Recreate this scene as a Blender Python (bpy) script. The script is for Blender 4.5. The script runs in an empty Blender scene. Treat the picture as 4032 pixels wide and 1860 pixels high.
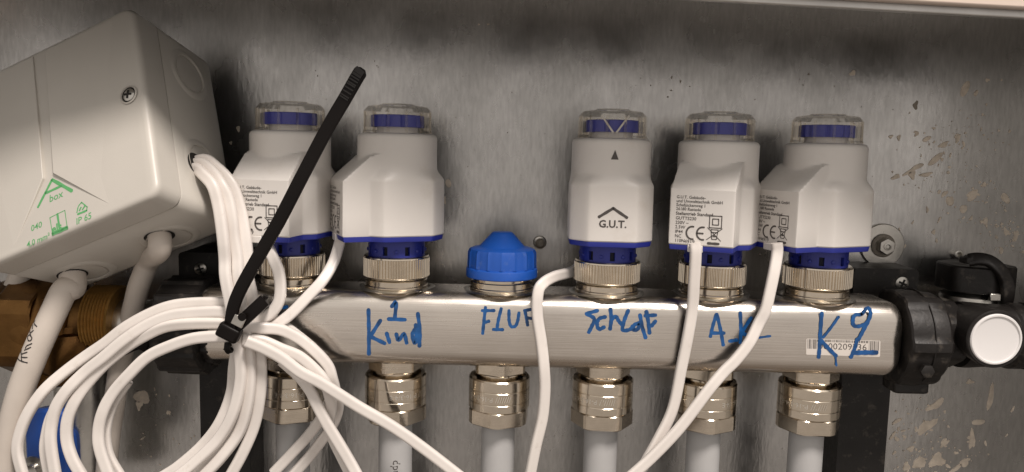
import bpy, bmesh, math, random
from mathutils import Vector, Matrix
import numpy as np

MM = 0.001
scene = bpy.context.scene
C = scene.collection
random.seed(7)

# ------------------------------------------------------------------ camera
FPX, IW, IH = 3046.0, 4032.0, 1860.0
_p, _r = math.radians(6.3), math.radians(1.35)
CAM = Vector((4.5, -364.0, 65.5))
FWD = Vector((0, math.cos(_p), -math.sin(_p)))
_rt = Vector((1, 0, 0)); _up = _rt.cross(FWD)
RGT = math.cos(_r) * _rt + math.sin(_r) * _up
UPV = -math.sin(_r) * _rt + math.cos(_r) * _up
cd = bpy.data.cameras.new('camera'); co = bpy.data.objects.new('camera', cd); C.objects.link(co)
cd.sensor_width = 36.0; cd.lens = 36.0 * FPX / IW; cd.clip_start = 0.01; cd.clip_end = 50
m = Matrix((RGT, UPV, -FWD)).transposed().to_4x4(); m.translation = CAM * MM
co.matrix_world = m
scene.camera = co

# ------------------------------------------------------------------ light
w = bpy.data.worlds.new('World'); scene.world = w; w.use_nodes = True
nt = w.node_tree; bg = nt.nodes['Background']
tc = nt.nodes.new('ShaderNodeTexCoord'); sp = nt.nodes.new('ShaderNodeSeparateXYZ')
mr = nt.nodes.new('ShaderNodeMapRange'); mr.inputs[1].default_value = -1; mr.inputs[2].default_value = 1
rp = nt.nodes.new('ShaderNodeValToRGB')
nt.links.new(tc.outputs['Generated'], sp.inputs[0]); nt.links.new(sp.outputs[2], mr.inputs[0])
nt.links.new(mr.outputs[0], rp.inputs[0]); nt.links.new(rp.outputs[0], bg.inputs[0])
e = rp.color_ramp.elements
e[0].position = 0.0; e[0].color = (0.16, 0.12, 0.09, 1)          # floor
e[1].position = 1.0; e[1].color = (0.80, 0.75, 0.70, 1)          # ceiling
e2 = rp.color_ramp.elements.new(0.36); e2.color = (0.50, 0.445, 0.40, 1)
e3 = rp.color_ramp.elements.new(0.52); e3.color = (0.74, 0.685, 0.64, 1)
bg.inputs[1].default_value = 0.93

ld = bpy.data.lights.new('ceiling_lamp', 'AREA'); ld.shape = 'DISK'; ld.size = 0.40; ld.energy = 32
ld.color = (1.0, 0.915, 0.85)
lo = bpy.data.objects.new('ceiling_lamp', ld); C.objects.link(lo)
_d = Vector((0.27, -math.cos(math.radians(57)), math.sin(math.radians(57)))).normalized()
lo.location = Vector((0, 0, 0.03)) + _d * 1.6
lo.rotation_euler = _d.to_track_quat('Z', 'Y').to_euler()

vs = scene.view_settings
vs.view_transform = 'Standard'; vs.look = 'None'; vs.exposure = 0.0; vs.gamma = 1.0
scene.cycles.max_bounces = 10; scene.cycles.transparent_max_bounces = 16
scene.cycles.caustics_reflective = False; scene.cycles.caustics_refractive = False


# ------------------------------------------------------------------ helpers
K = IW / 2576.0
def ray(x, y):
    return FWD + (x * K - IW / 2) / FPX * RGT - (y * K - IH / 2) / FPX * UPV
def at(x, y, Y):                       # point of the photograph at depth Y (mm)
    v = ray(x, y); t = (Y - CAM.y) / v.y
    return CAM + v * t

def material(name, col, rough=0.5, metal=0.0, var=0.0, vscale=60, vstretch=(1, 1, 1), bump=0.0, bscale=400,
             bstretch=(1, 1, 1), rvar=0.0, rscale=90, spec=0.5, coat=0.0, sss=0.0, dirt=None, bdist=0.0005):
    mt = bpy.data.materials.new(name); mt.use_nodes = True
    n = mt.node_tree.nodes; l = mt.node_tree.links
    b = n['Principled BSDF']
    b.inputs['Base Color'].default_value = (*col, 1); b.inputs['Roughness'].default_value = rough
    b.inputs['Metallic'].default_value = metal; b.inputs['Specular IOR Level'].default_value = spec
    if coat: b.inputs['Coat Weight'].default_value = coat; b.inputs['Coat Roughness'].default_value = 0.15
    if sss:
        b.inputs['Subsurface Weight'].default_value = sss
        b.inputs['Subsurface Radius'].default_value = (0.002, 0.0015, 0.001)
        b.inputs['Subsurface Scale'].default_value = 0.4
    t = n.new('ShaderNodeTexCoord')
    def noise(scale, stretch, detail=5, rgh=0.6):
        mp = n.new('ShaderNodeMapping'); mp.inputs['Scale'].default_value = stretch
        l.new(t.outputs['Object'], mp.inputs[0])
        q = n.new('ShaderNodeTexNoise'); q.inputs['Scale'].default_value = scale
        q.inputs['Detail'].default_value = detail; q.inputs['Roughness'].default_value = rgh
        l.new(mp.outputs[0], q.inputs['Vector']); return q
    last = None
    if var or dirt:
        q = noise(vscale, vstretch)
        r = n.new('ShaderNodeMapRange'); r.inputs[1].default_value = 0.25; r.inputs[2].default_value = 0.75
        r.inputs[3].default_value = 1 - var; r.inputs[4].default_value = 1 + var * 0.6
        l.new(q.outputs[0], r.inputs[0])
        mx = n.new('ShaderNodeVectorMath'); mx.operation = 'SCALE'; mx.inputs[0].default_value = col
        l.new(r.outputs[0], mx.inputs['Scale']); last = mx.outputs[0]
        if dirt:
            dcol, dsc, lo_, hi_ = dirt
            q2 = noise(dsc, (1, 1, 1), 8, 0.65)
            r2 = n.new('ShaderNodeMapRange'); r2.inputs[1].default_value = lo_; r2.inputs[2].default_value = hi_
            l.new(q2.outputs[0], r2.inputs[0])
            mm = n.new('ShaderNodeMix'); mm.data_type = 'RGBA'
            l.new(r2.outputs[0], mm.inputs[0]); l.new(last, mm.inputs[6]); mm.inputs[7].default_value = (*dcol, 1)
            last = mm.outputs[2]
        l.new(last, b.inputs['Base Color'])
    if rvar:
        q = noise(rscale, vstretch)
        r = n.new('ShaderNodeMapRange'); r.inputs[1].default_value = 0.25; r.inputs[2].default_value = 0.75
        r.inputs[3].default_value = max(0.02, rough - rvar); r.inputs[4].default_value = rough + rvar
        l.new(q.outputs[0], r.inputs[0]); l.new(r.outputs[0], b.inputs['Roughness'])
    if bump:
        q = noise(bscale, bstretch, 4)
        bp = n.new('ShaderNodeBump'); bp.inputs['Strength'].default_value = bump; bp.inputs['Distance'].default_value = bdist
        l.new(q.outputs[0], bp.inputs['Height']); l.new(bp.outputs[0], b.inputs['Normal'])
    return mt

M = {}
M['white'] = material('white_plastic', (0.72, 0.685, 0.645), 0.38, var=0.04, dirt=((0.60, 0.55, 0.49), 45, 0.55, 0.85), vscale=40, bump=0.06, bscale=2500, rvar=0.06)
M['box'] = material('grey_white_box_plastic', (0.53, 0.50, 0.45), 0.42, var=0.04, vscale=30, bump=0.10, bscale=2200, rvar=0.05)
M['cable'] = material('white_cable_sheath', (0.75, 0.70, 0.655), 0.33, var=0.06, vscale=60, dirt=((0.50, 0.44, 0.38), 130, 0.62, 0.86), bump=0.05, bscale=900, rvar=0.06)
M['powercable'] = material('grey_cable_sheath', (0.58, 0.52, 0.46), 0.45, var=0.08, vscale=50, bump=0.08, bscale=900, rvar=0.06)
M['navy'] = material('navy_plastic', (0.020, 0.030, 0.26), 0.38, var=0.08, bump=0.05, bscale=1500)
M['indicator'] = material('indicator_blue', (0.024, 0.034, 0.33), 0.4)
M['navyhole'] = material('dark_navy_recess', (0.004, 0.005, 0.02), 0.7)
M['blue'] = material('blue_cap_plastic', (0.010, 0.085, 0.42), 0.42, var=0.12, bump=0.10, bscale=900, rvar=0.08, dirt=((0.10, 0.17, 0.40), 150, 0.60, 0.85))
M['nickel'] = material('nickel_plate', (0.69, 0.61, 0.50), 0.18, 1.0, var=0.10, vscale=120, rvar=0.07, rscale=200, bump=0.05, bscale=500)
M['nickelbrush'] = material('nickel_plate_turned', (0.66, 0.58, 0.475), 0.23, 1.0, var=0.12, vscale=150, rvar=0.08, bump=0.12, bscale=300, bstretch=(.2, .2, 8))
M['engraved'] = material('engraved_nickel', (0.86, 0.82, 0.74), 0.35, 1.0)
M['steel'] = material('brushed_stainless', (0.74, 0.685, 0.62), 0.24, 1.0, var=0.13, vscale=22, vstretch=(1, 1, 2.5), rvar=0.09, rscale=40,
                      bump=0.16, bscale=250, bstretch=(0.12, 1, 6))
M['zinc'] = material('zinc_plated_steel', (0.55, 0.53, 0.49), 0.32, 1.0, var=0.15, vscale=200, bump=0.15, bscale=600, rvar=0.1)
M['black'] = material('black_plastic', (0.014, 0.012, 0.011), 0.46, spec=0.35, var=0.35, vscale=60, bump=0.25, bscale=500, rvar=0.12,
                      dirt=((0.10, 0.085, 0.07), 160, 0.56, 0.80))
M['tie'] = material('black_nylon', (0.006, 0.0045, 0.004), 0.36, spec=0.14, var=0.2, bump=0.08, bscale=700, rvar=0.08)
M['tierib'] = material('black_nylon_rib', (0.010, 0.008, 0.007), 0.25, spec=0.35)
M['pipe'] = material('grey_composite_pipe', (0.44, 0.435, 0.43), 0.40, var=0.05, vscale=40, bump=0.06, bscale=800, rvar=0.06)
M['marker'] = material('blue_marker_ink', (0.010, 0.080, 0.25), 0.30, var=0.75, vscale=170, vstretch=(1, 1, 1))
M['pen'] = material('black_pen_ink', (0.03, 0.025, 0.025), 0.5, var=0.3, vscale=500)
M['print'] = material('dark_grey_print', (0.075, 0.065, 0.06), 0.5)
M['green'] = material('green_print', (0.10, 0.36, 0.13), 0.5, var=0.1, vscale=300)
M['sticker'] = material('white_sticker', (0.62, 0.57, 0.52), 0.5, var=0.06)
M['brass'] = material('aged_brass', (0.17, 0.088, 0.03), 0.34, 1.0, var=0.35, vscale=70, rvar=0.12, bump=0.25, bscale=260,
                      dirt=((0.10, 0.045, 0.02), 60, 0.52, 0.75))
M['hemp'] = material('golden_thread', (0.40, 0.22, 0.06), 0.42, 0.7, var=0.3, vscale=400, vstretch=(.3, 1, 1), bump=0.4, bscale=600)
M['disc'] = material('white_cap_plastic', (0.72, 0.70, 0.69), 0.42, var=0.02, bump=0.04, bscale=900)
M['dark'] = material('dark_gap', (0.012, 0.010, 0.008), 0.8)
M['paint'] = material('cream_painted_steel', (0.60, 0.50, 0.43), 0.5, var=0.05, vscale=20, bump=0.10, bscale=1300)
M['galv'] = material('galvanised_edge', (0.60, 0.59, 0.57), 0.40, 0.85, var=0.15, vscale=60, vstretch=(1, 1, .2), bump=0.1)
M['plaster'] = material('dried_plaster', (0.88, 0.77, 0.64), 0.85, var=0.3, vscale=180, bump=0.5, bscale=700)
M['stain'] = material('dark_corrosion', (0.34, 0.30, 0.25), 0.7, var=0.3, vscale=300)

# clear plastic: thin-walled, Fresnel-weighted gloss over tinted transparency
mt = bpy.data.materials.new('clear_plastic'); mt.use_nodes = True; n = mt.node_tree.nodes; l = mt.node_tree.links
for q in list(n):
    if q.type == 'BSDF_PRINCIPLED': n.remove(q)
tr = n.new('ShaderNodeBsdfTransparent'); tr.inputs[0].default_value = (0.98, 0.97, 0.95, 1)
gl = n.new('ShaderNodeBsdfGlossy'); gl.inputs['Roughness'].default_value = 0.04; gl.inputs[0].default_value = (0.95, 0.92, 0.88, 1)
df = n.new('ShaderNodeBsdfDiffuse'); df.inputs[0].default_value = (0.45, 0.41, 0.36, 1)
fr = n.new('ShaderNodeFresnel'); fr.inputs[0].default_value = 1.38
ad = n.new('ShaderNodeMixShader'); ad.inputs[0].default_value = 0.035; l.new(tr.outputs[0], ad.inputs[1]); l.new(df.outputs[0], ad.inputs[2])
fm = n.new('ShaderNodeMath'); fm.operation = 'MULTIPLY'; fm.inputs[1].default_value = 0.55; l.new(fr.outputs[0], fm.inputs[0])
ms = n.new('ShaderNodeMixShader'); l.new(fm.outputs[0], ms.inputs[0]); l.new(ad.outputs[0], ms.inputs[1]); l.new(gl.outputs[0], ms.inputs[2])
l.new(ms.outputs[0], n['Material Output'].inputs[0]); M['clear'] = mt

# galvanised back wall: rough mirror with vertical rolling streaks, pits and crystal patches
def wall_material():
    mt = bpy.data.materials.new('galvanised_sheet'); mt.use_nodes = True; n = mt.node_tree.nodes; l = mt.node_tree.links
    b = n['Principled BSDF']; b.inputs['Metallic'].default_value = 0.93
    t = n.new('ShaderNodeTexCoord')
    def nz(scale, st, det=5, rg=.6):
        mp = n.new('ShaderNodeMapping'); mp.inputs['Scale'].default_value = st; l.new(t.outputs['Object'], mp.inputs[0])
        q = n.new('ShaderNodeTexNoise'); q.inputs['Scale'].default_value = scale; q.inputs['Detail'].default_value = det
        q.inputs['Roughness'].default_value = rg; l.new(mp.outputs[0], q.inputs['Vector']); return q.outputs[0]
    def mrange(v, a, b_, c, d):
        r = n.new('ShaderNodeMapRange'); r.inputs[1].default_value = a; r.inputs[2].default_value = b_
        r.inputs[3].default_value = c; r.inputs[4].default_value = d; l.new(v, r.inputs[0]); return r.outputs[0]
    def mul(a, b_):
        q = n.new('ShaderNodeMath'); q.operation = 'MULTIPLY'; l.new(a, q.inputs[0]); l.new(b_, q.inputs[1]); return q.outputs[0]
    big = mrange(nz(17, (1, 1, 1), 3), .3, .7, .86, 1.10)
    streak = mrange(nz(640, (1, 1, .22), 3), .3, .7, .88, 1.08)
    fine = mrange(nz(1500, (1, 1, .5), 2), .24, .34, .78, 1.0)
    v = mul(mul(big, streak), fine)
    sc = n.new('ShaderNodeVectorMath'); sc.operation = 'SCALE'; sc.inputs[0].default_value = (0.48, 0.47, 0.455)
    l.new(v, sc.inputs['Scale']); l.new(sc.outputs[0], b.inputs['Base Color'])
    l.new(mrange(nz(26, (1, 1, .8), 4), .3, .7, .19, .37), b.inputs['Roughness'])
    bp = n.new('ShaderNodeBump'); bp.inputs['Strength'].default_value = 0.15; bp.inputs['Distance'].default_value = 0.0005
    l.new(nz(560, (1, 1, .25), 3), bp.inputs['Height'])
    bp2 = n.new('ShaderNodeBump'); bp2.inputs['Strength'].default_value = 0.20; bp2.inputs['Distance'].default_value = 0.004
    l.new(nz(13, (1, 1, .8), 1), bp2.inputs['Height']); l.new(bp.outputs[0], bp2.inputs['Normal'])
    l.new(bp2.outputs[0], b.inputs['Normal'])
    return mt
M['wall'] = wall_material()


class MB:
    """collects faces (mm); build() links them as one mesh object (m)"""
    def __init__(s): s.v = []; s.f = []
    def add(s, vs_, fs):
        o = len(s.v); s.v += [tuple(q) for q in vs_]; s.f += [tuple(i + o for i in f) for f in fs]; return s
    def rings(s, rings, cap0=True, cap1=True, closed=True):
        o = len(s.v); n_ = len(rings[0])
        for r in rings: s.v += [tuple(q) for q in r]
        for i in range(len(rings) - 1):
            for j in range(n_ if closed else n_ - 1):
                a = o + i * n_ + j; b = o + i * n_ + (j + 1) % n_
                s.f.append((a, b, b + n_, a + n_))
        if cap0: s.f.append(tuple(o + j for j in range(n_))[::-1])
        if cap1: s.f.append(tuple(o + (len(rings) - 1) * n_ + j for j in range(n_)))
        return s
    def lathe(s, prof, seg=48, ax='Z', c=(0, 0, 0), cap0=True, cap1=True, rot=0.0, rf=None):
        R = []
        for (r, z) in prof:
            g = []
            for j in range(seg):
                a = 2 * math.pi * j / seg + rot
                rr = r * (rf(a) if rf else 1)
                x, y = rr * math.cos(a), rr * math.sin(a)
                p = {'Z': (x, y, z), 'X': (z, x, y), 'Y': (x, z, y)}[ax]
                g.append((p[0] + c[0], p[1] + c[1], p[2] + c[2]))
            R.append(g)
        return s.rings(R, cap0, cap1)
    def box(s, c, d, mat=None):
        q = []
        for i in (-.5, .5):
            for j in (-.5, .5):
                for k in (-.5, .5):
                    p = Vector((d[0] * i, d[1] * j, d[2] * k))
                    if mat: p = mat @ p
                    q.append(p + Vector(c))
        return s.add(q, [(0, 1, 3, 2), (4, 6, 7, 5), (0, 4, 5, 1), (2, 3, 7, 6), (0, 2, 6, 4), (1, 5, 7, 3)])
    def prism(s, poly, y0, y1, f):      # poly of 2d points, f(u,v,y)->3d
        return s.rings([[f(u, v, y0) for u, v in poly], [f(u, v, y1) for u, v in poly]])
    def build(s, name, mat, parent=None, angle=35, bevel=0, seg=2, loc=None, flat=False):
        me = bpy.data.meshes.new(name)
        me.from_pydata([(x * MM, y * MM, z * MM) for x, y, z in s.v], [], s.f)
        bm = bmesh.new(); bm.from_mesh(me); bmesh.ops.recalc_face_normals(bm, faces=bm.faces); bm.to_mesh(me); bm.free()
        if not flat:
            me.polygons.foreach_set('use_smooth', [True] * len(me.polygons))
            me.set_sharp_from_angle(angle=math.radians(angle))
        me.materials.append(M[mat] if isinstance(mat, str) else mat)
        ob = bpy.data.objects.new(name, me); C.objects.link(ob)
        if parent: ob.parent = parent
        if loc: ob.location = Vector(loc) * MM
        if bevel:
            md = ob.modifiers.new('bevel', 'BEVEL'); md.width = bevel * MM; md.segments = seg; md.limit_method = 'ANGLE'
            md.angle_limit = math.radians(30)
        return ob

def empty(name, loc=(0, 0, 0), rz=0):
    o = bpy.data.objects.new(name, None); C.objects.link(o); o.location = Vector(loc) * MM; o.rotation_euler.z = rz
    o.empty_display_size = 0.01
    return o
def tag(o, label, cat, group=None):
    o['label'] = label; o['category'] = cat
    if group: o['group'] = group
    return o
def struct(o): o['kind'] = 'structure'; return o
def stuff(o): o['kind'] = 'stuff'; return o

def spline(pts, n_=14):
    P = [Vector(p) for p in pts]
    P = [P[0] * 2 - P[1]] + P + [P[-1] * 2 - P[-2]]
    out = []
    for i in range(1, len(P) - 2):
        a, b, c, d = P[i - 1:i + 3]
        for k in range(n_):
            t = k / n_
            out.append(0.5 * ((2 * b) + (c - a) * t + (2 * a - 5 * b + 4 * c - d) * t * t + (3 * b - a - 3 * c + d) * t ** 3))
    out.append(P[-2]); return out

def sweep(pts, a, b, seg=16, twist=0.0, tw0=0.0, sq=2.6, n_=14, wfun=None, ref=Vector((0, -1, 0)), groove=0.0):
    """oval strip along a spline: half width a (across the view), half thickness b"""
    P = spline(pts, n_) if n_ else [Vector(p) for p in pts]
    R = []; lw = None
    for i, p in enumerate(P):
        t = (P[min(i + 1, len(P) - 1)] - P[max(i - 1, 0)]).normalized()
        wv = t.cross(ref)
        if wv.length < 0.15 and lw is not None: wv = lw - t * lw.dot(t)
        wv.normalize(); lw = wv
        nv = wv.cross(t)
        ang = tw0 + twist * i / len(P); ca, sa = math.cos(ang), math.sin(ang)
        w2 = wv * ca + nv * sa; n2 = nv * ca - wv * sa
        k = wfun(i / (len(P) - 1)) if wfun else 1.0
        g = []
        for j in range(seg):
            q = 2 * math.pi * (j + .5) / seg; c, s_ = math.cos(q), math.sin(q)
            g.append(p + w2 * (a * k * math.copysign(abs(c) ** (2 / sq), c)) + n2 * (b * (1 - groove * math.exp(-(c / .3) ** 2)) * math.copysign(abs(s_) ** (2 / sq), s_)))
        R.append(g)
    return MB().rings(R)

def text2d(s, size, align='LEFT', shear=0.0, bold=0.0):
    cu = bpy.data.curves.new('t', 'FONT'); cu.body = s; cu.size = size; cu.align_x = align; cu.shear = shear
    cu.resolution_u = 2; cu.offset = bold
    ob = bpy.data.objects.new('t', cu); C.objects.link(ob)
    dg = bpy.context.evaluated_depsgraph_get()
    me = bpy.data.meshes.new_from_object(ob.evaluated_get(dg))
    v = [(q.co.x, q.co.y) for q in me.vertices]; f = [tuple(p.vertices) for p in me.polygons]
    bpy.data.objects.remove(ob); bpy.data.curves.remove(cu); bpy.data.meshes.remove(me)
    return v, f

def stroke2d(pts, wd, n_=6):
    """flat brush stroke polygon strip with round ends, 2d"""
    P = [Vector((x, y, 0)) for x, y in pts]
    Q = spline(P, n_) if len(P) > 2 else [P[0].lerp(P[1], k / 6) for k in range(7)]
    v = []; f = []
    d0 = (Q[1] - Q[0]).normalized(); d1 = (Q[-1] - Q[-2]).normalized()
    Q = [Q[0] - d0 * wd * .42, Q[0] - d0 * wd * .25] + Q + [Q[-1] + d1 * wd * .25, Q[-1] + d1 * wd * .42]
    L = len(Q)
    for i, p in enumerate(Q):
        t = (Q[min(i + 1, L - 1)] - Q[max(i - 1, 0)]).normalized(); nv = Vector((-t.y, t.x, 0))
        k = 0.35 if i in (0, L - 1) else (0.85 if i in (1, L - 2) else 1.0)
        k *= 1 + 0.10 * math.sin(i * 1.7 + wd * 9)
        v += [p + nv * wd * .5 * k, p - nv * wd * .5 * k]
        if i: f.append((2 * i - 2, 2 * i - 1, 2 * i + 1, 2 * i))
    return [(p.x, p.y) for p in v], f


# ================================================================== SETTING: the cabinet
WALL = 45.0
b = MB().box((-20, WALL + .75, -60), (640, 1.5, 420)).build('cabinet_back_wall', 'wall'); struct(b)
tilt = Matrix.Rotation(math.radians(-1.8), 3, 'Y')
def tl(x, y, z): return tilt.transposed() @ Vector((x, y, z)) if False else Matrix.Rotation(math.radians(1.8), 3, 'Y') @ Vector((x, y, z))
LIPZ = 124.2                              # lip height above the bar at x = 0
def lipbox(x0, x1, y0, y1, z0, z1):
    q = MB(); o = Vector((0, 0, LIPZ)); R = Matrix.Rotation(math.radians(1.8), 3, 'Y')
    q.box(o + R @ Vector(((x0 + x1) / 2, (y0 + y1) / 2, (z0 + z1) / 2)), (x1 - x0, y1 - y0, z1 - z0), R); return q
struct(lipbox(-330, 300, -69, WALL - .4, 24, 25.5).build('cabinet_top', 'galv'))
struct(lipbox(-330, 300, -72, -69.2, 0, 26).build('cabinet_lip', 'galv', bevel=.6))
struct(lipbox(-420, 420, -76, -72.2, 2.6, 130).build('cabinet_front_frame', 'paint', bevel=1.0))
struct(MB().box((292, -12, -60), (1.5, 112, 400)).build('cabinet_side_wall', 'galv'))
struct(MB().box((-336, -12, -60), (1.5, 112, 400)).build('cabinet_side_wall', 'galv'))

# plaster splashes, stains and pits on the sheet (thin irregular crusts)
def blob(mb, x, z, rx, rz, rot, h, rough=.35, n_=14):
    ph = [random.uniform(-1, 1) for _ in range(6)]
    base, top = [], []
    for j in range(n_):
        a = 2 * math.pi * j / n_
        k = 1 + rough * (ph[0] * math.sin(a + 6 * ph[1]) * .5 + ph[2] * math.sin(2 * a + 6 * ph[3]) * .6 + ph[4] * math.sin(3 * a + 6 * ph[5]) * .6)
        u, v_ = rx * k * math.cos(a), rz * k * math.sin(a)
        uu = u * math.cos(rot) - v_ * math.sin(rot); vv = u * math.sin(rot) + v_ * math.cos(rot)
        base.append((x + uu, WALL + .2, z + vv)); top.append((x + uu * .8, WALL - h, z + vv * .8))
    mb.rings([base, top], cap0=False)
mb = MB(); mbs = MB()
for (px, py, rx, rz, rot) in [(2428, 225, 1.6, 4.2, -.3), (2410, 345, 1.2, 2.4, -.5), (2455, 235, 1.0, 1.4, 0), (2300, 425, 4.5, 1.3, .5), (2255, 445, 2.0, 1.2, .3),
        (2295, 440, 1.6, 2.2, .2), (2355, 400, 4.6, 1.4, .8), (2330, 350, 2.4, 1.0, .6), (2390, 505, 1.5, 3.0, .2), (2445, 490, 3.6, 1.8, .6), (2425, 525, 1.6, 2.2, 0),
        (2480, 560, 1.1, 2.4, .2), (2530, 500, 1.8, 2.6, .4), (2555, 590, 1.4, 2.2, 0), (2445, 1110, 1.4, 5.2, .05), (2492, 1000, 1.5, 6.0, -.1), (2352, 1020, 4.0, 2.2, .7),
        (2440, 960, 1.8, 1.2, 0), (2462, 1062, 2.6, 1.8, .3), (2330, 1075, 5.4, 2.4, .9), (2375, 1115, 3.0, 1.3, .9), (2360, 1158, 3.8, 3.2, .8), (2310, 1165, 2.4, 3.6, .1),
        (2290, 1130, 2.0, 1.4, .3), (2425, 1165, 2.8, 1.7, .9), (2400, 1182, 3.6, 1.3, .8), (2280, 1175, 1.8, 2.2, 0), (2255, 1060, 2.6, 1.0, .4), (2145, 185, 1.5, 1.2, 0),
        (2110, 545, 1.0, 1.4, 0), (2240, 345, 1.1, .8, 0), (2375, 365, 3.0, 1.0, .5), (2330, 440, 3.2, 1.0, .2), (2475, 465, 1.4, 1.0, 0)]:
    p = at(px, py, WALL); blob(mb, p.x, p.z, rx * 1.25, rz * 1.2, rot, .35, .5)
CL = [(2350, 420, 60), (2470, 520, 45), (2380, 1160, 60), (2320, 1070, 35), (2440, 330, 60), (2540, 600, 30), (2300, 1165, 30)]
for i in range(330):
    cx_, cy_, sg_ = random.choice(CL); px = min(2574, max(2245, random.gauss(cx_, sg_))); py = random.gauss(cy_, sg_)
    if 640 < py < 950: continue
    p = at(px, py, WALL); s_ = random.choice([.25, .35, .5, .8])
    blob(mb, p.x, p.z, s_ * random.uniform(.5, 1.6), s_ * random.uniform(.5, 1.6), random.uniform(0, 3), .25, .5, 8)
for i in range(36):
    p = at(random.uniform(2240, 2560), random.choice([random.uniform(330, 640), random.uniform(960, 1188)]), WALL); s_ = random.uniform(.7, 1.7)
    blob(mb, p.x, p.z, s_ * random.uniform(.4, .9), s_ * random.uniform(.8, 1.9), random.uniform(-.9, .9), .3, .6, 10)
for i in range(40):
    p = at(random.uniform(280, 500), random.uniform(900, 1188), WALL); s_ = random.choice([.3, .5, 1.0])
    blob(mb, p.x, p.z, s_ * random.uniform(.6, 1.6), s_ * random.uniform(.5, 1.2), random.uniform(0, 3), .25, .5, 8)
for (px, py, rx, rz) in [(358, 1000, 4.6, 4.0), (350, 1020, 1.8, 3), (600, 325, 1.2, 1.6), (580, 360, .9, .9), (1128, 460, 1.8, 2.4), (1118, 505, 1.0, 2.0), (1205, 62, .6, .5), (1228, 62, .6, .5)]:
    p = at(px, py, WALL); blob(mb, p.x, p.z, rx, rz, 0, .3, .6)
o = mb.build('plaster_splashes', 'plaster'); stuff(o); tag(o, 'dried beige plaster splashes stuck to the sheet metal back wall', 'plaster')
for (px, py, rx, rz) in [(2303, 265, 2.1, 2.9), (1690, 195, .8, .9), (1712, 205, .7, 1.1), (1688, 228, 1.0, .6), (1735, 218, .6, .4), (1637, 215, .5, .6),
        (2035, 187, .9, .8), (2012, 200, .5, .4), (2020, 214, .6, .5), (1680, 245, .6, .8)]:
    p = at(px, py, WALL); blob(mbs, p.x, p.z, rx * .8, rz * .8, 0, .12, .6)
for i in range(120):
    px, py = random.uniform(600, 2250), random.choice([random.uniform(150, 480), random.uniform(950, 1188), random.uniform(150, 300)])
    p = at(px, py, WALL); s_ = random.uniform(.12, .38); blob(mbs, p.x, p.z, s_, s_ * random.uniform(.6, 1.8), 0, .08, .5, 7)
for i in range(16):
    p = at(1230 + i * 20 + random.uniform(-8, 8), 1098 + random.uniform(-2, 2), WALL); blob(mbs, p.x, p.z, .4, .25, 0, .08, .5, 7)
o = mbs.build('corrosion_specks', 'stain'); stuff(o); tag(o, 'small dark corrosion specks on the sheet metal back wall', 'specks')


# ================================================================== MANIFOLD BAR
BX0, BX1 = -141.0, 186.5
bar = empty('manifold_bar', (22, 0, -35))
tag(bar, 'brushed stainless steel square manifold bar with blue handwriting on its front', 'manifold')
BL = Vector((22, 0, -35))
mb = MB()
# tube with rounded corners, domed ends: superellipse rings along x
def rrect(hw, hh, r, k=6):
    pts = []
    for cx, cy, a0 in ((hw - r, hh - r, 0), (-hw + r, hh - r, 90), (-hw + r, -hh + r, 180), (hw - r, -hh + r, 270)):
        for i in range(k + 1):
            a = math.radians(a0 + 90 * i / k); pts.append((cx + r * math.cos(a), cy + r * math.sin(a)))
    return pts
rings = []
ER = 8.0
prof = [(ER * (1 - math.sin(math.radians(a))), ER * (1 - math.cos(math.radians(a)))) for a in range(90, -1, -10)]  # (dx inset list)
for dx, ins in [(0.0, ER)] + [(ER - ER * math.cos(math.radians(a)), ER - ER * math.sin(math.radians(a))) for a in range(10, 91, 10)]:
    rings.append((BX0 + dx, ins))
rings2 = rings + [(BX0 + 20 + i * (BX1 - BX0 - 40) / 24, 0) for i in range(25)] + [(BX1 - (x - BX0), ins) for x, ins in rings[::-1]]
R = []
for x, ins in rings2:
    h = 17.5 - ins; r = max(.5, min(8.0, h - .3)) if ins < 4 else max(.5, min(8.0, h * .7))
    R.append([(x - BL.x, u, v_ - 17.5 - BL.z) for u, v_ in rrect(h, h, r)])
mb.rings(R); body = mb.build('tube', 'steel', bar, angle=50)

def fp(x, y, Y=-17.58):                  # photograph point on the bar's front face
    p = at(x / K, y / K, Y); return (p.x, p.z)
def ink(name, strokes, wd, f, mat='marker', parent=bar, base=BL, Y=-17.58):
    mb = MB()
    for i, st in enumerate(strokes):
        wk = wd
        if isinstance(st, tuple): st, wk = st
        v, fc = stroke2d([fp(*f(x, y)) for x, y in st], wk)
        mb.add([(x - base.x, Y - .012 * i - base.y, z - base.z) for x, z in v], fc)
    return mb.build(name, mat, parent, flat=True)
ink('handwriting', [[(575, 375), (615, 335), (605, 480)], [(545, 492), (700, 498)], [(358, 405), (362, 600), (362, 820)], [(470, 505), (375, 655)], [(375, 655), (510, 720)],
     [(528, 625), (555, 710)], [(618, 632), (640, 690), (690, 630), (715, 715)], [(820, 440), (838, 600), (835, 745)], [(790, 590), (768, 640), (790, 715), (820, 680)], [(800, 545), (812, 700)]],
    1.75, lambda x, y: (1300 + x * .421, 1050 + y * .421))['label'] = 'blue handwritten 1 Kind'
ink('handwriting', [[(230, 165), (212, 330), (195, 495)], [(190, 205), (340, 205)], [(212, 358), (275, 340)], [(430, 180), (395, 320), (375, 445)], [(330, 445), (450, 447)],
     [(528, 205), (530, 330), (555, 405), (610, 400), (640, 330), (655, 235)], [(730, 205), (750, 300), (765, 390)], [(725, 205), (845, 188), (900, 230), (850, 300), (770, 300)], [(850, 310), (920, 400)]],
    1.5, lambda x, y: (1840 + x * .3106, 1160 + y * .3106))['label'] = 'blue handwritten FLUR'
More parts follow.
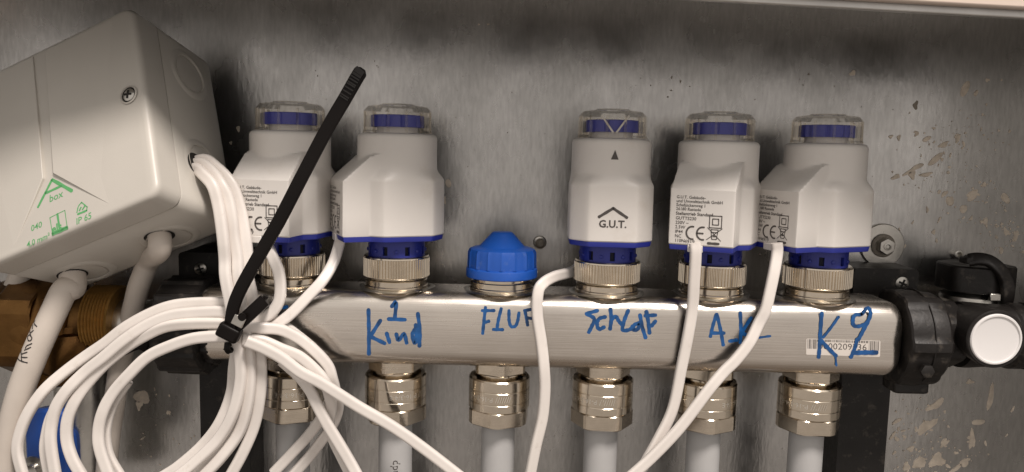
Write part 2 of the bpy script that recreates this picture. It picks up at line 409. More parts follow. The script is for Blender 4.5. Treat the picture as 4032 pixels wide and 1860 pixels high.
ink('handwriting', [[(1650, 205), (1510, 245)], [(1510, 245), (1610, 310), (1580, 400), (1540, 480)], [(1750, 285), (1670, 310), (1645, 380), (1670, 440), (1735, 415)], [(1815, 185), (1825, 310), (1810, 440)],
     [(1820, 330), (1880, 280), (1915, 330), (1950, 375)], [(2040, 205), (1990, 330), (1970, 450), (2060, 445), (2100, 400)], [(2185, 360), (2115, 390), (2110, 450), (2160, 440), (2185, 380)],
     [(2190, 260), (2215, 400), (2260, 550)], [(2270, 215), (2295, 350), (2310, 490)], [(2255, 270), (2385, 262)], [(2335, 400), (2385, 340)]],
    1.75, lambda x, y: (1840 + x * .3106, 1160 + y * .3106))['label'] = 'blue handwritten Schlaf'
ink('handwriting', [[(625, 265), (605, 330), (590, 395)], [(628, 265), (650, 360), (665, 445)], [(597, 375), (670, 375)], [(702, 422), (745, 415)], [(765, 255), (768, 340), (765, 430)], [(828, 285), (772, 372)],
     [(772, 372), (830, 400)], ([(870, 402), (940, 392)], 1.0)], 1.6, lambda x, y: (2400 + x * .6734, 1060 + y * .6734))['label'] = 'blue handwritten A_K_'
ink('handwriting', [[(378, 210), (360, 450), (345, 700), (330, 900)], ([(640, 270), (520, 440), (400, 590)], 1.3), [(360, 630), (480, 760), (600, 880)], ([(590, 860), (605, 1030)], .9),
     [(990, 232), (890, 245), (862, 330), (880, 405), (970, 415), (1080, 360), (1135, 240), (1120, 150), (1070, 140), (1005, 225)], [(1095, 350), (1020, 490), (950, 620)], [(930, 620), (890, 760), (830, 900)],
     ([(870, 830), (1050, 825), (1230, 825)], 2.1)], 1.75, lambda x, y: (3140 + x * .2525, 1180 + y * .2525), Y=-17.75)['label'] = 'blue handwritten K 2'
ink('handwriting', [[(712, 775), (722, 772)]], 1.5, lambda x, y: (x * K, y * K))
# barcode sticker
s0 = Vector((*fp(3140 + 140 * .2525, 1180 + 610 * .2525), 0)); s1 = Vector((*fp(3140 + 1295 * .2525, 1180 + 645 * .2525), 0)); s2 = Vector((*fp(3140 + 135 * .2525, 1180 + 860 * .2525), 0))
ux = (s1 - s0); uy = (s2 - s0)
def sk(u, v_, Y): p = s0 + ux * u + uy * v_; return (p.x - BL.x, Y, p.y - BL.z)
mb = MB(); mb.rings([[sk(u, v_, Y) for u, v_ in ((.012, 0), (.988, 0), (1, .05), (1, .95), (.988, 1), (.012, 1), (0, .95), (0, .05))] for Y in (-17.42, -17.56)])
stk = mb.build('barcode_sticker', 'sticker', bar); stk['label'] = 'small white barcode sticker'
mb = MB(); rb = random.Random(3); u = 0.015
while u < .975:
    wd = rb.choice([.005, .008, .012]); hv = (.03, .62) if (u < .13 or u > .84) else (.03, .17)
    mb.add([sk(u, hv[0], -17.60), sk(u + wd, hv[0], -17.60), sk(u + wd, hv[1], -17.60), sk(u, hv[1], -17.60)], [(0, 1, 2, 3)])
    u += wd + rb.choice([.006, .009, .013])
v, f = text2d('0000209336', 1.0)
xs = [q[0] for q in v]; X0, X1 = min(xs), max(xs)
mb.add([sk(.165 + .65 * (x - X0) / (X1 - X0), .62 - y * .56, -17.60) for x, y in v], f)
mb.build('barcode_print', 'print', bar, flat=True)
# weld rings and nickel seats under the valves
VX = (-100, -50, 0, 50, 100, 150)
for i, x in enumerate(VX):
    ph = random.uniform(0, 6)
    MB().lathe([(15.4, -.4), (15.9, .35), (17.0, .3), (18.6, -.25)], 40, c=(x - BL.x, 0, -BL.z), cap0=False, cap1=False,
               rf=lambda a: 1 + .03 * math.sin(3 * a + ph) + .02 * math.sin(7 * a + 2 * ph)).build('weld_bead', 'zinc', bar)
    MB().lathe([(15.0, -.3), (15.0, 1.2), (14.6, 1.6), (14.6, 3.9), (14.2, 4.3), (12, 4.3)], 48, c=(x - BL.x, 0, -BL.z)).build('valve_seat', 'nickel', bar)


# ================================================================== VALVE ACTUATORS
NOSE, NW = 29.0, 13.8
def cap_r(th, z, grow=0.0):
    def pl(phi, d):
        c = math.cos(th - phi); return d / c if c > .05 else 1e3
    k = .9
    rs = [pl(0, 20.5), pl(math.pi / 2, 19.3), pl(-math.pi / 2, 19.3), pl(math.pi, 20.1)] + [pl(math.radians(q), 21.9) for q in (45, 135, -45, -135)]
    mn = min(rs); r = mn - math.log(sum(math.exp(-(q - mn) / k) for q in rs)) * k * .6
    t = min(1, max(0, (z - 24.5) / 6.5)); t = t * t * (3 - 2 * t)
    r = r * (1 - t) + 18.7 * t
    nl = NOSE - max(0, z - 24.6) * 1.10 - max(0, z - 36.0) * 2.0
    if nl > 14 and math.cos(th) > .2:
        q = [nl / math.cos(th), (NW + .5) / max(1e-3, abs(math.sin(th)))]
        mq = min(q); rn = mq - math.log(sum(math.exp(-(x_ - mq) / .45) for x_ in q)) * .45
        kk = .8; mx = max(r, rn); r = mx + math.log(math.exp((r - mx) / kk) + math.exp((rn - mx) / kk)) * kk * .5 if abs(r - rn) < 6 else mx
    r -= 0.014 * z * 0.5
    return r + grow
ANG = sorted(set([2 * math.pi * j / 220 for j in range(220)] + [math.radians(q) % (2 * math.pi) for q in (25.9, 26.4, 25.4, -25.9, -25.4, -26.4)]))
def ring(z, grow=0, zr=None): return [(cap_r(a, z if zr is None else zr, grow) * math.cos(a), cap_r(a, z if zr is None else zr, grow) * math.sin(a), z) for a in ANG]
_cap = MB()
zl = [0, .5, 10, 20, 23.5, 24.2, 24.6, 25.0, 25.6] + [26 + .75 * i for i in range(22)] + [43, 44.3]
R = [ring(0, -.35)] + [ring(z) for z in zl[1:]]
for zz, rr in ((45.2, -.25), (45.9, -.8), (46.3, -1.7), (46.5, -3.2)): R.append([(x * (18.4 + rr) / 18.4, y * (18.4 + rr) / 18.4, zz) for x, y, z in ring(44.3)])
_cap.rings(R)
_fl = MB().rings([ring(-2.5, -1.3, 0), ring(-2.3, -.8, 0), ring(-.3, -.35, 0), ring(-.02, -.4, 0)])
def T(mb, dz): mb.v = [(x, y, z + dz) for x, y, z in mb.v]; return mb
T(_cap, 25.7); T(_fl, 25.7)
_tab = MB().box((NOSE - .75, -2.2, 24.3), (2.2, 6.6, 3.2))
# collar with real slots
_col = MB(); SEG = 72
for (z0, z1, slot) in ((13.5, 16.2, False), (16.2, 20.2, True), (20.2, 23, False)):
    for j in range(SEG):
        if slot and j % 9 in (0, 1): continue
        a0, a1 = 2 * math.pi * j / SEG, 2 * math.pi * (j + 1) / SEG
        _col.add([(13.3 * math.cos(a), 13.3 * math.sin(a), z) for a, z in ((a0, z0), (a1, z0), (a1, z1), (a0, z1))], [(0, 1, 2, 3)])
        if slot and (j % 9 == 2 or j % 9 == 8):
            a = a0 if j % 9 == 2 else a1
            _col.add([(r * math.cos(a), r * math.sin(a), z) for r, z in ((11.8, z0), (13.3, z0), (13.3, z1), (11.8, z1))], [(0, 1, 2, 3)])
for j in range(0, SEG, 9):
    a = 2 * math.pi * (j + 5.5) / SEG
    _col.lathe([(1.0, 0), (.9, .5), (.4, .8)], 10, 'X', (0, 0, 0)); k_ = len(_col.v) - 30
    for q in range(k_, len(_col.v)):
        x, y, z = _col.v[q]; p = Matrix.Rotation(a, 3, 'Z') @ Vector((x + 13.2, y, z + 18)); _col.v[q] = tuple(p)
_hole = MB().lathe([(11.8, 13.6), (11.8, 23)], 40, cap0=False, cap1=False)
NT = 66
def nutring(r, z, depth):
    g = []
    for j in range(NT * 4):
        a = 2 * math.pi * (j + .0) / (NT * 4); k = (0, 1, 1, 0)[j % 4]
        g.append(((r - depth * (1 - k)) * math.cos(a), (r - depth * (1 - k)) * math.sin(a), z))
    return g
_nut = MB().rings([nutring(13, 4.7, 0), nutring(14.6, 4.7, 0), nutring(15.2, 5.2, 0), nutring(15.45, 5.6, .0), nutring(15.65, 5.7, .62), nutring(15.65, 14.2, .62),
                   nutring(15.45, 14.3, 0), nutring(15.3, 14.9, 0), nutring(14.8, 15.4, 0), nutring(13.4, 15.4, 0)])
# clear lid: shell + ribs
def oct_(a): return 1 + .012 * math.cos(16 * a)
_lid = MB().lathe([(15.9, 72.0), (15.9, 73.2), (15.5, 73.6), (15.3, 82.6), (13.6, 84.4), (8.0, 85.2), (7.6, 85.6), (.5, 85.6)], 96, cap0=False, rf=oct_)
_lidin = MB().lathe([(14.4, 71.55), (14.2, 82.0), (12.6, 83.2), (.5, 83.6)], 64, cap0=False)
_ribs = MB()
for j in range(12):
    a = 2 * math.pi * (j + .3) / 12; Rm = Matrix.Rotation(a, 3, 'Z')
    _ribs.box(Rm @ Vector((15.55, 0, 77.4)), (.9, 1.1, 9.6), Rm)
_ind = MB().lathe([(10.2, 74.9), (12.2, 75.0), (12.2, 80.2), (11.8, 80.5), (2, 80.5)], 64, rf=lambda a: 1 - (.07 if (math.degrees(a) % 40) < 7 else 0))
_post = MB().lathe([(9.6, 72.0), (9.6, 75.0)], 32)
proto = {}
def first_or_copy(key, make, parent):
    if key not in proto:
        ob = make(); proto[key] = ob; ob.parent = parent; return ob
    ob = proto[key].copy(); C.objects.link(ob); ob.parent = parent; return ob
# printed label on the nose face, in local (t, z)
def nose_print(date):
    mb = MB()
    L_ = NOSE + .07
    def put(s, t, z, size, bold=0.0):
        v, f = text2d(s, size, bold=bold); mb.add([(L_ - (z + y - 25) * .007 + .05, t + x, z + y + .7) for x, y in v], f)
    z = 45.6
    for s in ('G.U.T. Gebäude-', 'und Umwelttechnik GmbH', 'Schafjückenweg 1', '26180 Rastede'): put(s, -11.4, z, 1.85, .02); z -= 1.75
    z -= .3; put('Stellantrieb Standard', -11.4, z, 1.95, .03); z -= 2.1
    for s in ('GUTTS230', '230V ~', '2.5W', 'IP44', 'NC', '110N'): put(s, -11.4, z, 2.0, .02); z -= 2.0
    put(date, -7.0, 25.9, 2.3)
    def st(pts, wd):
        v, f = stroke2d(pts, wd); mb.add([(L_ - (y - 25) * .007 + .06, x, y + .7) for x, y in v], f)
    for cx in (-3.7, .9):
        st([(cx + 2.6 * math.cos(math.radians(a)), 30.6 + 2.8 * math.sin(math.radians(a))) for a in range(80, 281, 25)], .75)
    st([(-1.5, 30.6), (1.0, 30.6)], .7)
    for h in (2.6, 1.3):
        c = (6.2, 36.0); pts = [(-h, -h), (h, -h), (h, h), (-h, h)]
        for i in range(4):
            a_, b_ = pts[i], pts[(i + 1) % 4]; st([(c[0] + a_[0], c[1] + a_[1]), (c[0] + b_[0], c[1] + b_[1])], .4)
    st([(2.9, 33.4), (8.8, 27.8)], .3); st([(9.2, 33.2), (2.6, 28.0)], .3)
    for q in ([(4.4, 32.6), (4.9, 28.4)], [(4.9, 28.4), (6.9, 28.4)], [(6.9, 28.4), (7.5, 32.6)], [(4.4, 32.6), (7.5, 32.6)], [(4.6, 31.4), (7.3, 31.4)]): st(q, .35)
    st([(5.5, 29.8), (6.4, 29.8)], .8)
    st([(3.4, 26.5), (7.9, 26.5)], 1.1)
    return mb.build('printed_label', 'print', flat=True)
def back_print():
    mb = MB(); Lr = 20.55
    def xr(z): return -(cap_r(math.pi, z - 25.7) + .12)
    def put2(v, f): mb.add([(xr(z), -t, z) for t, z in v], f)
    v, f = text2d('G.U.T.', 4.6, 'CENTER', bold=.13); put2([(x, 32.4 + y) for x, y in v], f)
    for s in ([(-6.2, 37.0), (0, 41.0)], [(0, 41.0), (6.2, 37.0)]): put2(*stroke2d(s, 1.3))
    mb2 = MB(); v = [(-1.7, 62.6), (1.7, 62.6), (0, 66.8)]
    mb2.add([(-math.sqrt(18.62 ** 2 - t * t), -t, z) for t, z in v], [(0, 1, 2)])
    return mb.build('printed_logo', 'print', flat=True), mb2.build('printed_arrow', 'print', flat=True)

ACT = [(-100, 12.0, 'white valve actuator behind the black tie, beside the junction box', '2419'),
       (-50, 65.0, 'white valve actuator over the handwritten 1 Kind, its text side turned away left', '2419'),
       (50, 182.0, 'white valve actuator showing the printed G.U.T. roof logo', '4919'),
       (100, 26.0, 'white valve actuator over A_K_ with its small print facing the camera', '4919'),
       (150, 65.0, 'rightmost white valve actuator, over the handwritten K 2 and barcode', '4919')]
acts = []
def build_once(mb, name, mat, **kw): return lambda: mb.build(name, mat, **kw)
for i, (x, az, lab, date) in enumerate(ACT):
    rz = math.radians(-90 - az)
    a = empty('valve_actuator', (x, 0, 4.7), rz)
    tag(a, lab, 'actuator', 'white thermal valve actuators on the manifold bar')
    off = Vector((0, 0, -4.7)) * MM
    parts = [('housing', 'white', _cap, dict(angle=28)), ('flange', 'navy', _fl, {}), ('cable_tab', 'white', _tab, dict(bevel=.3)), ('collar', 'navy', _col, {}),
             ('collar_core', 'navyhole', _hole, {}), ('union_nut', 'nickel', _nut, dict(angle=25)), ('clear_lid', 'clear', _lid, dict(angle=22)), ('indicator', 'indicator', _ind, {})]
    got = {}
    for nm, mt_, mb_, kw in parts:
        o = first_or_copy(nm, build_once(mb_, nm, mt_, **kw), a); o.location = off; got[nm] = o
        if nm == 'union_nut': o.rotation_euler.z = i * .7
        if nm in ('clear_lid',): o.rotation_euler.z = i * .33
    for nm, mt_, mb_, par in (('lid_rib', 'clear', _ribs, 'clear_lid'), ('indicator_post', 'white', _post, 'indicator')):
        first_or_copy(nm, build_once(mb_, nm, mt_), got[par])
    if i == 2:
        for o in back_print(): o.parent = a; o.location = off
        vr = MB()
        for s_ in (-1, 1):
            q0 = Vector((-14.0, s_ * .6, 74.5)); q1 = Vector((-13.2, s_ * 6.2, 82.3)); vr.v and None
            d_ = (q1 - q0); Rm = d_.to_track_quat('Z', 'Y').to_matrix(); vr.box((q0 + q1) / 2, (.6, .8, d_.length), Rm)
        o = vr.build('lid_prong', 'white', a); o.location = off
    else:
        o = first_or_copy('label' + date, lambda: nose_print(date), a); o.location = off; o.name = 'printed_label'
    acts.append(a)


# ================================================================== BLUE PROTECTIVE CAP (Flur)
pc = empty('protective_cap', (0, 0, 4.4)); tag(pc, 'bright blue plastic screw cap over the handwritten FLUR', 'cap')
g = []
def capring(r, z, d=0.0, n_=96, ribs=16):
    q = []
    for j in range(n_):
        a = 2 * math.pi * j / n_; ph = (a * ribs / (2 * math.pi) + .5) % 1; k = d if abs(ph - .5) < .09 else 0
        q.append(((r + k) * math.cos(a), (r + k) * math.sin(a), z - 4.4))
    return q
MB().rings([capring(14.5, 6.0), capring(16.6, 6.0), capring(16.9, 6.4), capring(16.9, 9.6), capring(16.7, 10.2), capring(15.9, 10.5), capring(15.9, 10.7, .55), capring(15.7, 17.6, .55), capring(15.2, 19.2, .25),
            capring(13.6, 19.9), capring(11.4, 20.2), capring(10.6, 20.6), capring(5.2, 26.6), capring(4.4, 27.2), capring(3.8, 27.35)]).build('cap_body', 'blue', pc, angle=32)
MB().lathe([(13.4, -.1), (13.4, 2.2)], 40).build('cap_thread', 'nickel', pc)


# ================================================================== PIPE FITTINGS AND PIPES under the bar
def hexr(r_in, r_c): return lambda a: min(r_in / math.cos((a + math.pi / 6) % (math.pi / 3) - math.pi / 6), r_c)
_hexn = MB().lathe([(1, -41.3), (1, -41.1), (1, -34.4)], 72, rf=hexr(11.6, 12.9)); _hexn = MB().lathe([(.97, -40.0), (1, -39.5), (1, -34.5)], 72, rf=hexr(11.7, 13.0))
_neck = MB().lathe([(10.6, -46), (10.6, -39.8)], 60, rf=lambda a: 1 + .010 * math.cos(10 * a))
_ringb = MB().lathe([(12.4, -57.2), (14.2, -57.2), (14.6, -56.8), (14.6, -53.4), (14.45, -53.2), (14.45, -53.0), (14.6, -52.8), (14.6, -47.6), (14.45, -47.4), (14.45, -47.2), (14.6, -47.0),
                     (14.6, -42.6), (14.0, -41.9), (12.3, -41.6), (12.0, -42.2), (11.6, -45.4), (10.5, -45.6)], 120, cap0=False, cap1=False, rf=lambda a: 1 + .0045 * math.cos(15 * a) + .002 * math.cos(7 * a))
_hexl = MB().lathe([(.7, -64.6), (.95, -64.6), (1, -64.0), (1, -57.6), (.97, -57.1)], 96, rf=hexr(13.7, 14.9))
def wrap_text(s, size, z, ang0, r, flip=True):
    v, f = text2d(s, size); out = []
    for x, y in v:
        if flip: x, y = -x, -y
        a = ang0 + x / r; out.append((r * math.cos(a), r * math.sin(a), z + y))
    return out, f
_eng = MB()
for s, z, a0 in (('P-16-3/4-E', -49.2, -60), ('P-16-3/4-E', -49.2, 60), ('P-16-3/4-E', -49.2, 180)):
    v, f = wrap_text(s, 3.2, z, math.radians(a0), 14.68); _eng.add(v, f)
for base in (-60, 60, 180):
    for k in range(7):
        a = math.radians(base + 4 + k * 4.2); r = 14.68
        _eng.add([(r * math.cos(q), r * math.sin(q), z) for q, z in ((a, -51.6), (a + .016, -51.6), (a + .075, -48.8), (a + .059, -48.8))], [(0, 1, 2, 3)])
NAMES = ['below the actuator beside the junction box', 'below the handwritten 1 Kind', 'below the handwritten FLUR and blue cap', 'below the handwritten Schlaf', 'below the handwritten A_K_', 'below the barcode sticker']
for i, x in enumerate(VX):
    ft = empty('pipe_fitting', (x, 0, -64.6)); off = Vector((0, 0, 64.6)) * MM
    tag(ft, 'nickel plated compression fitting ' + NAMES[i], 'fitting', 'nickel pipe fittings under the bar')
    for nm, mt_, mb_, rz, kw in (('hex_nipple', 'nickelbrush', _hexn, .35 + i * .4, dict(angle=20)), ('neck', 'nickel', _neck, 0, {}), ('ring_nut', 'nickel', _ringb, 0, dict(angle=30)),
                             ('hex_nut', 'nickelbrush', _hexl, .9 + i * .55, dict(angle=20)), ('engraving', 'engraved', _eng, [.1, .35, -.7, -.8, .7, -.9][i], dict(flat=True))):
        o = first_or_copy(nm, build_once(mb_, nm, mt_, **kw), ft); o.location = off; o.rotation_euler.z = rz
    pp = empty('heating_pipe', (x, 0, -190)); tag(pp, 'light grey heating pipe ' + NAMES[i].replace('below', 'running down below'), 'pipe', 'grey heating pipes under the fittings')
    first_or_copy('pipe_wall', lambda: MB().lathe([(8.1, 0), (8.1, 128.5)], 40).build('pipe_wall', 'pipe'), pp)
    if i == 1:
        v, f = text2d('Ladp', 5.2, bold=.03); mb = MB()
        mb.add([((8.16) * math.sin((-y + 2.4) / 8.1), -8.16 * math.cos((-y + 2.4) / 8.1), 97 + x_) for x_, y in v], f)
        v, f = text2d('E', 5.2, bold=.03); mb.add([((8.16) * math.sin((-y + 2.4) / 8.1), -8.16 * math.cos((-y + 2.4) / 8.1), 120 + x_) for x_, y in v], f)
        mb.build('printed_lettering', 'print', pp, flat=True)


# ================================================================== JUNCTION BOX
A_, D_ = 93.0, 52.5
def rotv(v):
    t = np.linalg.norm(v); k = np.array(v) / t
    Kx = np.array([[0, -k[2], k[1]], [k[2], 0, -k[0]], [-k[1], k[0], 0]])
    return Matrix((np.eye(3) + math.sin(t) * Kx + (1 - math.cos(t)) * Kx @ Kx).tolist())
BR = rotv((-0.3975, -0.3554, -0.2415)); BT = Vector((-191.3, -31.6, 67.3))
jb = empty('junction_box'); mw = BR.to_4x4(); mw.translation = BT * MM; jb.matrix_world = mw
tag(jb, 'pale grey square junction box with green printing and cables', 'junction box')
def blocal(x, y, axis, val):             # photograph point (full px) on a plane of the box, local mm
    v = BR.transposed() @ ray(x / K, y / K); o = BR.transposed() @ (CAM - BT)
    t = (val - o[axis]) / v[axis]; return o + v * t
H_ = A_ / 2
def sq(ins, y, r=6.0):
    return [(u, y, v_) for u, v_ in rrect(H_ - ins, H_ - ins, max(.6, r - ins), 6)]
MB().rings([sq(2.6, 0), sq(1.6, .15), sq(.85, .6), sq(.3, 1.3), sq(.05, 2.2), sq(0, 3.2), sq(0, 13.6), sq(.5, 14.0)]).build('lid', 'box', jb, angle=40)
MB().rings([sq(1.3, 13.2), sq(1.3, 14.5), sq(.5, 14.6), sq(.2, 15.0), sq(.6, D_ - 4), sq(1.6, D_ - 1), sq(3, D_)]).build('base', 'box', jb, angle=40)
zc = lambda x, y: (x * .404, 640 + y * .404)
def bl2(pt, val=0.0): p = blocal(*pt, 1, val); return (p.x, p.z)
st_l = bl2(zc(440, 160)); st_r = bl2(zc(540, 115)); dl = bl2(zc(110, 880)); dr = bl2(zc(1110, 435))
tl_ = bl2((153, 190)); tr_ = bl2((200, 168))
# raised wedge panels either side of the central strip
e_ = H_ - 2.6
def panel(poly, name):
    mb = MB(); top = [(u, -h, v_) for u, v_, h in poly]; bot = [(u, .9, v_) for u, v_, h in poly]
    mb.rings([bot, top], cap0=False); return mb.build(name, 'box', jb, angle=20, bevel=.25)
panel([(st_r[0], st_r[1], 1.3), (dr[0], dr[1], -.12), (e_, dr[1] + 4, -.12), (e_, e_, -.12), (st_r[0] + .6, e_, .5)], 'raised_panel')
panel([(st_l[0] - .6, e_, .5), (-e_, e_, -.12), (-e_, dl[1], -.12), (dl[0], dl[1], -.12), (st_l[0], st_l[1], 1.3)], 'raised_panel')
# screw
p = bl2((509, 375)); sc_ = empty('s'); bpy.data.objects.remove(sc_)
def screw_mesh(name, r, parent, loc, axis_m=None, mat='zinc'):
    o = MB().lathe([(r, .6), (r * .95, 0), (r * .6, -.5), (r * .2, -.6)], 28, 'Y').build(name, mat, parent); o.location = Vector(loc) * MM
    s = MB().box((0, -.62, 0), (r * 1.25, .3, r * .3)).box((0, -.60, 0), (r * .3, .3, r * 1.25)).build('cross_slot', 'dark', o)
    return o
MB().lathe([(4.2, -.35), (3.6, -.75), (3.4, -.1)], 32, 'Y', c=(p[0], -.1, p[1]), cap0=False, cap1=False).build('screw_seat', 'box', jb)
MB().lathe([(3.4, -.2), (.1, -.2)], 28, 'Y', c=(p[0], -.1, p[1])).build('screw_recess', 'dark', jb)
q = screw_mesh('lid_screw', 2.9, jb, (p[0], -.35, p[1])); q.rotation_euler.y = .3
# knockouts
def knockout(c, axis, r, name):
    ax = 'X' if axis == 0 else 'Z'; sg = 1 if axis == 0 else -1
    h = lambda q: sg * q
    pr = [(r + 3.5, h(-.3)), (r + 2.2, h(.45)), (r + .3, h(.7)), (r, h(.6)), (r - .25, h(-.2))]
    o = MB().lathe(pr, 48, ax, c, cap0=False, cap1=False).build('knockout_rim', 'box', jb)
    o2 = MB().lathe([(r - .9, h(-.2)), (r - .9, h(.28)), (r - 1.6, h(.36)), (.5, h(.36))], 48, ax, c, cap0=False, cap1=False).build('knockout_disc', 'box', jb)
k1 = blocal(749, 295, 0, H_); k2 = blocal(800, 650, 0, H_); k3 = blocal(661, 935, 2, -H_); k4 = blocal(350, 1078, 2, -H_)
k1.y = k2.y = (k1.y + k2.y) / 2; k3.y = k4.y = (k3.y + k4.y) / 2
for k in (k1, k2): knockout((H_ - .3, k.y, k.z), 0, 9.5, 'k')
for k in (k3, k4): knockout((k.x, k.y, -H_ + .3), 2, 9.5, 'k')
hole2 = blocal(770, 648, 0, H_); hole3 = blocal(628, 930, 2, -H_); hole4 = blocal(285, 1080, 2, -H_)
MB().lathe([(5.4, .35), (.1, .36)], 28, 'X', (H_, hole2.y, hole2.z)).build('cable_hole', 'dark', jb)
for h_ in (hole3, hole4): MB().lathe([(6.4, -.35), (.1, -.36)], 28, 'Z', (h_.x, h_.y, -H_)).build('cable_hole', 'dark', jb)
# green print
mb = MB()
def gst(pts, wd):
    v, f = stroke2d([bl2(zc(*q)) for q in pts], wd); mb.add([(x, -.06, z) for x, z in v], f)
gst([(505, 175), (372, 435)], 1.15); gst([(510, 170), (700, 278)], 1.5); gst([(448, 300), (595, 232)], 1.1)
gst([(487, 540), (632, 468)], .35); gst([(632, 468), (658, 650)], .35); gst([(487, 540), (515, 712)], .35); gst([(560, 505), (580, 640)], 1.0)
gst([(515, 700), (655, 640)], 1.3); gst([(512, 690), (652, 630)], 1.2)
gst([(750, 490), (765, 430), (795, 390)], .5); gst([(795, 390), (850, 435)], .5); gst([(850, 435), (845, 470)], .5); gst([(845, 470), (760, 505)], .9); gst([(775, 470), (790, 440)], .7); gst([(805, 460), (825, 430)], .7)
def gtx(s, pos, h, shear=0, bold=.0):
    v, f = text2d(s, h * 1.39, shear=shear, bold=bold); o = bl2(zc(*pos)); mb.add([(o[0] + x, -.07, o[1] + z) for x, z in v], f)
gtx('box', (480, 392), 3.3, .12, .03); gtx('040', (302, 676), 2.8, .1, .03); gtx('4,0 mm²', (262, 830), 2.55, .1, .03); gtx('IP 65', (742, 608), 2.8, .1, .03)
v, f = text2d('els', 5.0, bold=.14); o = bl2(zc(508, 694)); mb.add([(o[0] + x * .95, -.09, o[1] + z) for x, z in v], f)
mb.build('green_print', 'green', jb, flat=True)
bw = lambda lx, ly, lz: BR @ Vector((lx, ly, lz)) + BT

# ================================================================== GREY POWER CABLES
def cable(name, pts, r, label, cat='cable', mat='powercable', group=None, oval=None, twist=0, tw0=0, parent=None):
    a, b_ = oval or (r, r)
    if oval: pts = list(pts[:2]) + [Vector(p) + Vector((random.uniform(-.35, .35), random.uniform(-.3, .3), random.uniform(-.35, .35))) for p in pts[2:-1]] + [pts[-1]]; twist = twist or random.uniform(-.35, .35)
    o = sweep(pts, a, b_, 28 if oval else 18, twist, tw0, 2.0 if not oval else 3.0, groove=.09 if oval else 0).build(name, mat, angle=60)
    tag(o, label, cat, group); return o
inner4 = bw(hole4.x, hole4.y, -H_ + 4); inner3 = bw(hole3.x, hole3.y, -H_ + 4)
G1 = [inner4, bw(hole4.x - .5, hole4.y, -H_ - 6), at(163, 730, -22), at(138, 780, -24), at(108, 845, -26), at(80, 910, -27), at(52, 985, -27), at(28, 1080, -26), at(12, 1200, -25)]
pc1 = cable('power_cable', G1, 5.6, 'thick grey cable with black handwriting leaving the box bottom', group='grey power cables')
G2 = [inner3, bw(hole3.x - .8, hole3.y, -H_ - 6), at(377, 655, -5), at(352, 712, -4), at(334, 781, -2), at(314, 860, -1), at(300, 930, 0), at(285, 1034, 2), at(274, 1114, 3), at(266, 1210, 3)]
pc2 = cable('power_cable', G2, 4.9, 'grey cable from the box bottom running behind the white loops', group='grey power cables')
G3 = [at(62, 660, 0), at(48, 705, 2), at(28, 745, 4), at(6, 790, 6), at(-18, 850, 8)]
pc3 = cable('power_cable', G3, 5.2, 'grey cable just showing at the left edge under the box', group='grey power cables')
def cable_ink(owner, path, r, strokes, wd, f):
    P = spline(path, 14); mb = MB()
    for st in strokes:
        S = [f(*q) for q in st]; D = []
        for (x, y) in S:
            # nearest point of the cable in the picture plane at its depth
            best = min(P, key=lambda p: (at(x, y, p.y) - p).length); q = at(x, y, best.y); D.append((q.x, q.z))
        v, fc = stroke2d(D, wd); o = []
        for (x, z) in v:
            best = min(P, key=lambda p: (p.x - x) ** 2 + (p.z - z) ** 2); u2 = (best.x - x) ** 2 + (best.z - z) ** 2
            o.append((x, best.y - math.sqrt(max(.2, r * r - u2)) - .12, z))
        mb.add(o, fc)
    return mb.build('pen_writing', 'pen', owner, flat=True)
zf = lambda x, y: (x * .673 / K, (1060 + y * .673) / K)
cable_ink(pc1, G1, 5.6, [[(135, 512), (205, 528)], [(150, 462), (165, 490), (172, 522)], [(165, 498), (205, 498)], [(168, 480), (203, 468)], [(150, 476), (153, 474)], [(185, 458), (225, 440)], [(190, 446), (200, 432), (232, 418)],
    [(205, 402), (193, 386), (208, 372), (230, 384), (222, 402), (205, 402)], [(228, 382), (200, 350)], [(212, 362), (236, 344)], [(225, 335), (222, 316)], [(222, 300), (258, 320)], [(232, 290), (228, 304)]], .55, zf)
cable_ink(pc3, G3, 5.2, [[(2, 95), (14, 92), (20, 105), (8, 120), (2, 112)], [(0, 70), (22, 90)]], .6, zf)

# ================================================================== WHITE ACTUATOR CABLES
z2 = lambda x, y, Y: at(x * .538, 549.5 + y * .538, Y)
z8 = lambda x, y, Y: at(447.3 + x * .4088, 702.9 + y * .4088, Y)
z3 = lambda x, y, Y: at(543 + x * .538, 166 + y * .538, Y)
CB = dict(r=0, cat='cable', mat='cable', oval=(2.55, 1.75))
GRP = 'thin white actuator cables'
def wc(pts, label, **k):
    d = dict(CB); d.update(k); return cable('actuator_cable', pts, label=label, group=GRP, **d)
h2 = bw(H_ - 6, hole2.y, hole2.z); h2b = bw(H_ + 2.5, hole2.y, hole2.z)
dn = Vector((0, 0, 1))
def exitp(dz, dy): return [h2 + dn * dz + Vector((0, dy, 0))]
wc(exitp(1.6, 2) + [at(514, 402, -23), at(545, 421, -25), at(575, 451, -27), at(594, 485, -28), at(607, 535, -29), at(615, 588, -30), at(621, 642, -31), at(626, 695, -32), at(632, 740, -32), at(640, 800, -32), at(652, 860, -32), at(658, 930, -31), at(655, 1000, -30), at(640, 1070, -29), at(612, 1140, -29), at(575, 1205, -29)],
   'right strand of the three white cables from the box into the tie')
wc(exitp(.2, 0) + [at(503, 411, -25), at(533, 430, -28), at(556, 463, -31), at(573, 501, -32), at(583, 550, -33), at(590, 600, -33), at(595, 649, -34), at(600, 695, -35), at(606, 760, -35), at(615, 820, -35), at(626, 880, -35), at(631, 950, -34), at(624, 1020, -33), at(600, 1090, -32), at(555, 1150, -32), at(505, 1205, -32)],
   'middle strand of the three white cables from the box into the tie')
